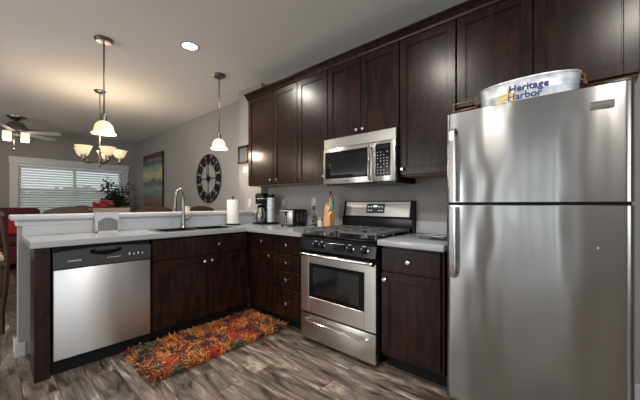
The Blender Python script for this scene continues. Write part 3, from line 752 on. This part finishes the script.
# ================================================================== LIGHT FITTINGS
def pendant(label, x, y):
    t = thing('pendant_lamp', label, 'pendant light', (x, y, CZ), 0, 'pendants over the peninsula')
    MB().lathe([(0, 0), (.078, 0), (.078, -.008), (.06, -.03), (.012, -.036), (0, -.036)], n=28).build('canopy', M['bronze'], t)
    MB().tube([(0, 0, -.03), (0, 0, -.74)], .0065, 10).build('stem', M['bronze'], t)
    MB().lathe([(.008, -.70), (.022, -.71), (.026, -.73), (.026, -.785), (.018, -.79)], n=20).build('socket', M['bronze'], t)
    MB().lathe([(.024, -.775), (.045, -.785), (.072, -.815), (.080, -.86), (.087, -.88), (.101, -.892), (.098, -.895), (.083, -.884), (.076, -.862), (.068, -.82), (.042, -.79), (.024, -.78)], n=36).build('shade', M['shade'], t)
    MB().sphere((0, 0, -.855), .026, 14, 1.2).build('bulb', M['bulb'], t)
    point('pendant_glow', (x, y, CZ-.915), 9, (1, .86, .70), .05)
pendant('amber glass pendant lamp over the peninsula, nearest the dishwasher', -3.386, .744)
pendant('amber glass pendant lamp over the peninsula, nearest the wall cabinets', -3.275, 1.87)
# chandelier
CHX, CHY = -4.965, 1.045
ch = thing('chandelier', 'five-armed chandelier with upturned amber shades over the dining table', 'chandelier', (CHX, CHY, 0))
MB().lathe([(0, CZ), (.07, CZ), (.07, CZ-.01), (.05, CZ-.03), (.01, CZ-.036)], n=24).build('canopy', M['bronze'], ch)
MB().tube([(0, 0, CZ-.03), (0, 0, 1.86)], .007, 8).build('stem', M['bronze'], ch)
MB().lathe([(.008, 1.90), (.02, 1.87), (.014, 1.84), (.03, 1.79), (.034, 1.76), (.016, 1.72), (.012, 1.69), (.014, 1.68), (0, 1.665)], n=20).build('hub', M['bronze'], ch)
for k in range(5):
    a = math.radians(-62+72*k); c_, s_ = math.cos(a), math.sin(a)
    pr = [(.02, 1.77), (.08, 1.735), (.15, 1.72), (.19, 1.735), (.222, 1.76)]
    am = MB().tube([(c_*r, s_*r, z) for r, z in pr], .009, 8).build('arm', M['bronze'], ch)
    cx_, cy_ = c_*.225, s_*.225
    MB().lathe([(0, 1.735), (.012, 1.74), (.028, 1.75), (.028, 1.81), (.02, 1.82), (0, 1.82)], (cx_, cy_, 0), 18).build('socket', M['bronze'], am)
    sh = MB().lathe([(.028, 1.812), (.05, 1.825), (.072, 1.86), (.082, 1.90), (.098, 1.918), (.095, 1.921), (.078, 1.904), (.068, 1.864), (.046, 1.831), (.028, 1.817)], (cx_, cy_, 0), 30).build('shade', M['shade'], am)
    MB().sphere((cx_, cy_, 1.865), .026, 12, 1.3).build('bulb', M['bulb'], sh)
    if k % 2 == 0 or True: point('chandelier_glow', (CHX+cx_, CHY+cy_, 1.955), 3.1, (1, .86, .70), .05)
# recessed can
rl = thing('recessed_light', 'round recessed ceiling light between the two pendants', 'ceiling light', (-2.89, 1.336, CZ))
MB().lathe([(.068, -.001), (.09, 0), (.09, -.004), (.068, -.006)], n=32).build('trim_ring', M['white'], rl)
MB().lathe([(0, -.002), (.069, -.002), (.069, -.001)], n=32).build('lens', M['canlens'], rl)
for x, y in CANS[1:]:
    r2 = copy_tree(rl); r2.location = (x, y, CZ)
    r2['label'] = {-1.15: 'round recessed ceiling light in front of the range' if y > 0 else 'round recessed ceiling light behind the viewer near the patio glazing', .35: 'round recessed ceiling light in front of the fridge', .9: 'round recessed ceiling light near the side wall opening'}[x]
# fan
FNX, FNY = -7.55, .365
fn = thing('ceiling_fan', 'silver ceiling fan with a lit shade cluster in the far living area', 'ceiling fan', (FNX, FNY, 0))
MB().lathe([(0, CZ), (.125, CZ), (.12, CZ-.02), (.08, CZ-.05), (.03, CZ-.07), (.02, CZ-.08)], n=28).build('canopy', M['nickel'], fn)
MB().tube([(0, 0, CZ-.07), (0, 0, 2.60)], .018, 10).build('downrod', M['nickel'], fn)
MB().lathe([(0, 2.625), (.06, 2.622), (.10, 2.605), (.14, 2.54), (.155, 2.49), (.155, 2.465), (.11, 2.455), (0, 2.455)], n=30).build('motor', M['nickel'], fn)
for k in range(5):
    a = math.radians(53+72*k)
    Mx = Matrix.Rotation(a, 4, 'Z') @ Matrix.Translation((0, 0, 2.44)) @ Matrix.Rotation(math.radians(-13), 4, 'X')
    pts = [(.20, -.05), (.30, -.062), (.60, -.072), (.67, -.06), (.695, 0), (.67, .06), (.60, .072), (.30, .062), (.20, .05)]
    bl = MB().prism(pts, 'z', -.004, .004, .001, M=Mx).build('blade', M['blade'], fn)
    MB().box(.09, .26, -.02, .02, .004, .01, .002, M=Mx).build('blade_iron', M['nickel'], bl)
lk = MB().lathe([(.05, 2.455), (.05, 2.41), (.03, 2.38), (0, 2.37)], n=20)
SH = [math.radians(132+90*k) for k in range(4)]
for a in SH: lk.tube([(0, 0, 2.435), (.155*math.cos(a), .155*math.sin(a), 2.435)], .010, 8)
lk = lk.build('light_kit', M['nickel'], fn)
for a in SH:
    cx_, cy_ = .16*math.cos(a), .16*math.sin(a)
    MB().lathe([(.02, 2.43), (.054, 2.425), (.058, 2.415), (.058, 2.30), (.054, 2.30), (.054, 2.41), (.02, 2.42)], (cx_, cy_, 0), 20).build('shade', M['fanshade'], lk)
    point('fan_glow', (FNX+cx_, FNY+cy_, 2.285), 1.4, (1, .84, .62), .05)
mb = MB().tube([(.05, -.03, 2.40), (.05, -.03, 2.13)], .003, 6).sphere((.05, -.03, 2.12), .018, 10, 1.6)
mb.build('pull_chain', M['nickel'], fn)

# ================================================================== DINING SIDE
bl = thing('window_blind', 'white horizontal slat blind drawn over the dining window', 'blind', (FX-.04, 1.355, .98))
MB().box(-.03, .03, -.91, .91, .965, 1.005, .003).build('headrail', M['blind'], bl)
mb = MB()
for k in range(18):
    zz = .02+k*.054
    Mx = Matrix.Translation((0, 0, zz)) @ Matrix.Rotation(math.radians(40), 4, 'Y')
    mb.box(-.029, .029, -.905, .905, -.0015, .0015, M=Mx)
mb.build('slats', M['blind'], bl)
mb = MB()
for yy in (-.6, -.1, .1, .6): mb.tube([(.026, yy, .01), (.026, yy, .95)], .0018, 5)
mb.build('ladder_cords', M['blind'], bl)

# art
ar = thing('canvas_painting', 'large abstract canvas of teal, cream and brown bands on the dining wall', 'painting', (-7.22, 2.518, 1.112))
MB().box(-.565, .565, -.04, 0, 0, 1.17, .003).build('canvas', art_mat(), ar)
mb = MB().box(-.572, .572, -.036, -.002, -.006, 0).box(-.572, .572, -.036, -.002, 1.17, 1.176).box(-.572, -.565, -.036, -.002, 0, 1.17).box(.565, .572, -.036, -.002, 0, 1.17)
mb.build('edge', M['wood'], ar)

# clock
ck_ = thing('wall_clock', 'big round dark metal skeleton clock on the dining wall', 'clock', (-4.735, 2.50, 1.59))
def ring(r, rad, y=0, n=48): return [(r*math.cos(2*math.pi*k/n), y, r*math.sin(2*math.pi*k/n)) for k in range(n)]
MB().tube(ring(.405, 0), .009, 8, closed=True).build('outer_ring', M['matteblack'], ck_)
MB().tube(ring(.255, 0), .006, 8, closed=True).build('inner_ring', M['matteblack'], ck_)
ROM = ['XII', 'I', 'II', 'III', 'IIII', 'V', 'VI', 'VII', 'VIII', 'IX', 'X', 'XI']
for k in range(12):
    a = math.pi/2-2*math.pi*k/12; c_, s_ = math.cos(a)*.332, math.sin(a)*.332
    d = MB().lathe([(.040, -.006), (.068, -.006), (.072, 0), (.068, .006), (.040, .006), (.036, 0), (.040, -.006)], n=24, M=Matrix.Translation((c_, 0, s_)) @ Matrix.Rotation(math.pi/2, 4, 'X')).build('numeral_disc', M['matteblack'], ck_)
    MB().text(ROM[k], .085, Matrix.Translation((c_, -.006, s_-.029)) @ FRONT, depth=.003, bold=.002).build('numeral', M['matteblack'], d)
mb = MB()
for k in range(4):
    a = math.pi/2*k; mb.tube([(.04*math.cos(a), 0, .04*math.sin(a)), (.26*math.cos(a), 0, .26*math.sin(a))], .006, 6)
mb.build('spokes', M['matteblack'], ck_)
MB().lathe([(0, -.006), (.05, -.006), (.055, 0), (.045, .012), (0, .014)], n=24, M=Matrix.Rotation(math.pi/2, 4, 'X')).build('hub', M['matteblack'], ck_)
hh = MB().tube([(0, -.018, 0), (.13, -.018, .02)], [.008, .005], 6).tube([(0, -.020, 0), (-.02, -.020, .20)], [.007, .004], 6)
hh.build('hands', M['matteblack'], ck_)

# table
TX, TY0, TY1 = -4.98, .38, 2.2
tb_ = thing('dining_table', 'tall brown wooden dining table under the chandelier', 'table', (TX, (TY0+TY1)/2, 0))
L2 = (TY1-TY0)/2
MB().box(-.5, .5, -L2, L2, .875, .915, .005).build('tabletop', M['brown'], tb_)
MB().box(-.42, .42, -L2+.08, L2-.08, .79, .875).build('apron', M['brown'], tb_)
for sx in (-1, 1):
    for sy in (-1, 1): MB().box(sx*.42-.04, sx*.42+.04, sy*(L2-.09)-.04, sy*(L2-.09)+.04, 0, .875, .004).build('leg', M['brown'], tb_)
# planter + flowers
pl = thing('planter_box', 'weathered wooden trough with red flowers in the middle of the table', 'planter', (-4.98, 1.17, .915))
MB().box(-.08, .08, -.235, .235, 0, .015).box(-.08, .08, -.235, -.22, 0, .19).box(-.08, .08, .22, .235, 0, .19).box(-.08, -.065, -.235, .235, 0, .19).box(.065, .08, -.235, .235, 0, .19, .002).build('box', M['weathered'], pl)
mb = MB()
fl = [(random.uniform(-.06, .06), random.uniform(-.19, .02), random.uniform(.195, .285)) for _ in range(46)]
for x, y, z in fl:
    for k in range(5):
        a = k*1.2566+x*40; mb.sphere((x+.016*math.cos(a), y+.016*math.sin(a), z+.004*(k % 2)), .015, 6, .8)
mb.build('blossoms', M['petal'], pl, 'red blossoms')
mb = MB()
for x, y, z in fl: mb.tube([(x*.6, y*.9, .10), (x, y, z-.01)], .003, 5).sphere((x*.8, y-.01, .19), .014, 6, .4)
mb.build('stems', M['leaf'], pl)

# chairs
def make_chair(name, label):
    t = thing(name, label, 'chair', group='tall chairs round the dining table')
    for sy in (-1, 1):
        MB().tube([(-.20, sy*.185, 0), (-.205, sy*.185, .2), (-.225, sy*.205, .42), (-.245, sy*.215, .72), (-.235, sy*.19, .95), (-.225, sy*.165, 1.07)], [.017, .018, .02, .02, .018, .016], 10).build('back_post', M['brown'], t)
        MB().box(.15, .19, sy*.175-.02, sy*.175+.02, 0, .62, .003).build('leg', M['brown'], t)
    n = 12; up, lo = [], []
    for k in range(n+1):
        u = -1+2*k/n; up.append((u*.20, 1.085+.05*(1-u*u))); lo.append((u*.20, 1.045+.012*(1-u*u)))
    MB().prism(up+lo[::-1], 'x', -.24, -.215, .003).build('top_rail', M['brown'], t)
    for yy in (-.1, -.035, .035, .1): MB().box(-.245, -.225, yy-.012, yy+.012, .66, 1.05).build('slat', M['brown'], t)
    MB().box(-.23, .20, -.2, .2, .61, .645, .004).build('seat_frame', M['brown'], t)
    MB().box(-.20, .20, -.195, .195, .645, .695, .018, 3).build('cushion', M['cream'], t, 'cream seat cushion')
    for sy in (-1, 1): MB().tube([(-.2, sy*.18, .28), (.17, sy*.175, .28)], .011, 8).build('rung', M['brown'], t)
    MB().tube([(.17, -.175, .2), (.17, .175, .2)], .011, 8).build('rung', M['brown'], t)
    MB().tube([(-.21, -.185, .34), (-.21, .185, .34)], .011, 8).build('rung', M['brown'], t)
    return t
c0 = make_chair('dining_chair', 'tall brown dining chair seen past the open end of the half wall')
places = [(-4.06, -.085, math.pi, None),
          (-4.23, .58, math.pi, 'brown chair back showing over the ledge below the blind, next to the red sofa'),
          (-4.23, 1.42, math.pi, 'dark brown chair back showing over the ledge below the canvas painting'),
          (-4.23, 2.0, math.pi, 'brown chair back showing over the ledge right of the faucet'),
          (-5.62, 1.0, 0, 'brown dining chair on the window side of the table, behind the red flowers'),
          (-5.6, 1.65, 0, 'brown dining chair on the window side of the table, before the plant')]
for i, (x, y, a, lb) in enumerate(places):
    o = c0 if i == 0 else copy_tree(c0)
    o.location = (x, y, 0); o.rotation_euler = (0, 0, a)
    if lb: o['label'] = lb

# sofa
sf = thing('sofa', 'burgundy high-backed sofa below the dining window', 'sofa', (-7.9, -.25, 0))
MB().box(-.42, .42, -.98, .98, .1, .42, .03, 2).build('base', M['red'], sf)
for yy in (-.49, .49): MB().box(-.2, .44, yy-.47, yy+.47, .42, .58, .06, 3).build('seat_cushion', M['red'], sf)
for yy in (-.49, .49): MB().box(-.45, -.15, yy-.49, yy+.49, .40, 1.09, .09, 3).build('back_cushion', M['red'], sf)
for s in (-1, 1): MB().box(-.44, .46, s*.98-.11, s*.98+.11, .08, .72, .07, 3).build('armrest', M['red'], sf)
for sx in (-.36, .36):
    for sy in (-.98, .98): MB().box(sx-.03, sx+.03, sy-.03, sy+.03, 0, .1).build('foot', M['wood'], sf)
pw = MB().box(-.06, .06, -.16, .16, 0, .33, .05, 3, M=Matrix.Rotation(math.radians(-14), 4, 'Y')).build('throw_pillow', M['brightred'])
pw.location = (-7.88, .43, .585); tag(pw, 'bright red throw pillow against the arm of the sofa', 'pillow')

# plant
pp = thing('potted_tree', 'dark leafy potted tree in the corner by the window', 'plant', (-8.0, 2.0, 0))
MB().lathe([(0, 0), (.13, 0), (.17, .30), (.185, .31), (.185, .34), (.165, .34), (.16, .30), (0, .29)], n=24).build('pot', M['matteblack'], pp)
tr_ = MB(); tips = []
for k in range(9):
    a = random.uniform(0, 6.28); r = random.uniform(.05, .26); z = random.uniform(1.1, 1.72)
    tr_.tube([(0, 0, .28), (r*.2*math.cos(a), r*.2*math.sin(a), .8), (r*math.cos(a), r*math.sin(a), z)], [.014, .01, .004], 6)
    tips.append((r*math.cos(a), r*math.sin(a), z))
tr_.build('stems', M['brown'], pp)
vs, fs = [], []
for k in range(1500):
    t = random.choice(tips); q = random.random()
    c = Vector((t[0]*(.5+.5*q)+random.gauss(0, .075), t[1]*(.5+.5*q)+random.gauss(0, .075), .75+(t[2]-.75)*q**.7+random.gauss(0, .07)))
    c.y = min(c.y, .30); c.x = max(c.x, -.42)
    d = Vector((random.gauss(0, 1), random.gauss(0, 1), random.gauss(-.1, .6))).normalized(); s_ = d.cross(Vector((random.gauss(0, .4), random.gauss(0, .4), 1))).normalized()
    l, w = random.uniform(.08, .14), random.uniform(.018, .03); b = len(vs)
    vs += [c, c+d*l*.45+s_*w, c+d*l, c+d*l*.45-s_*w]; fs.append((b, b+1, b+2, b+3))
me = bpy.data.meshes.new('foliage'); me.from_pydata([tuple(v) for v in vs], [], fs); me.materials.append(M['leaf'])
fo = link(bpy.data.objects.new('foliage', me)); fo.parent = pp
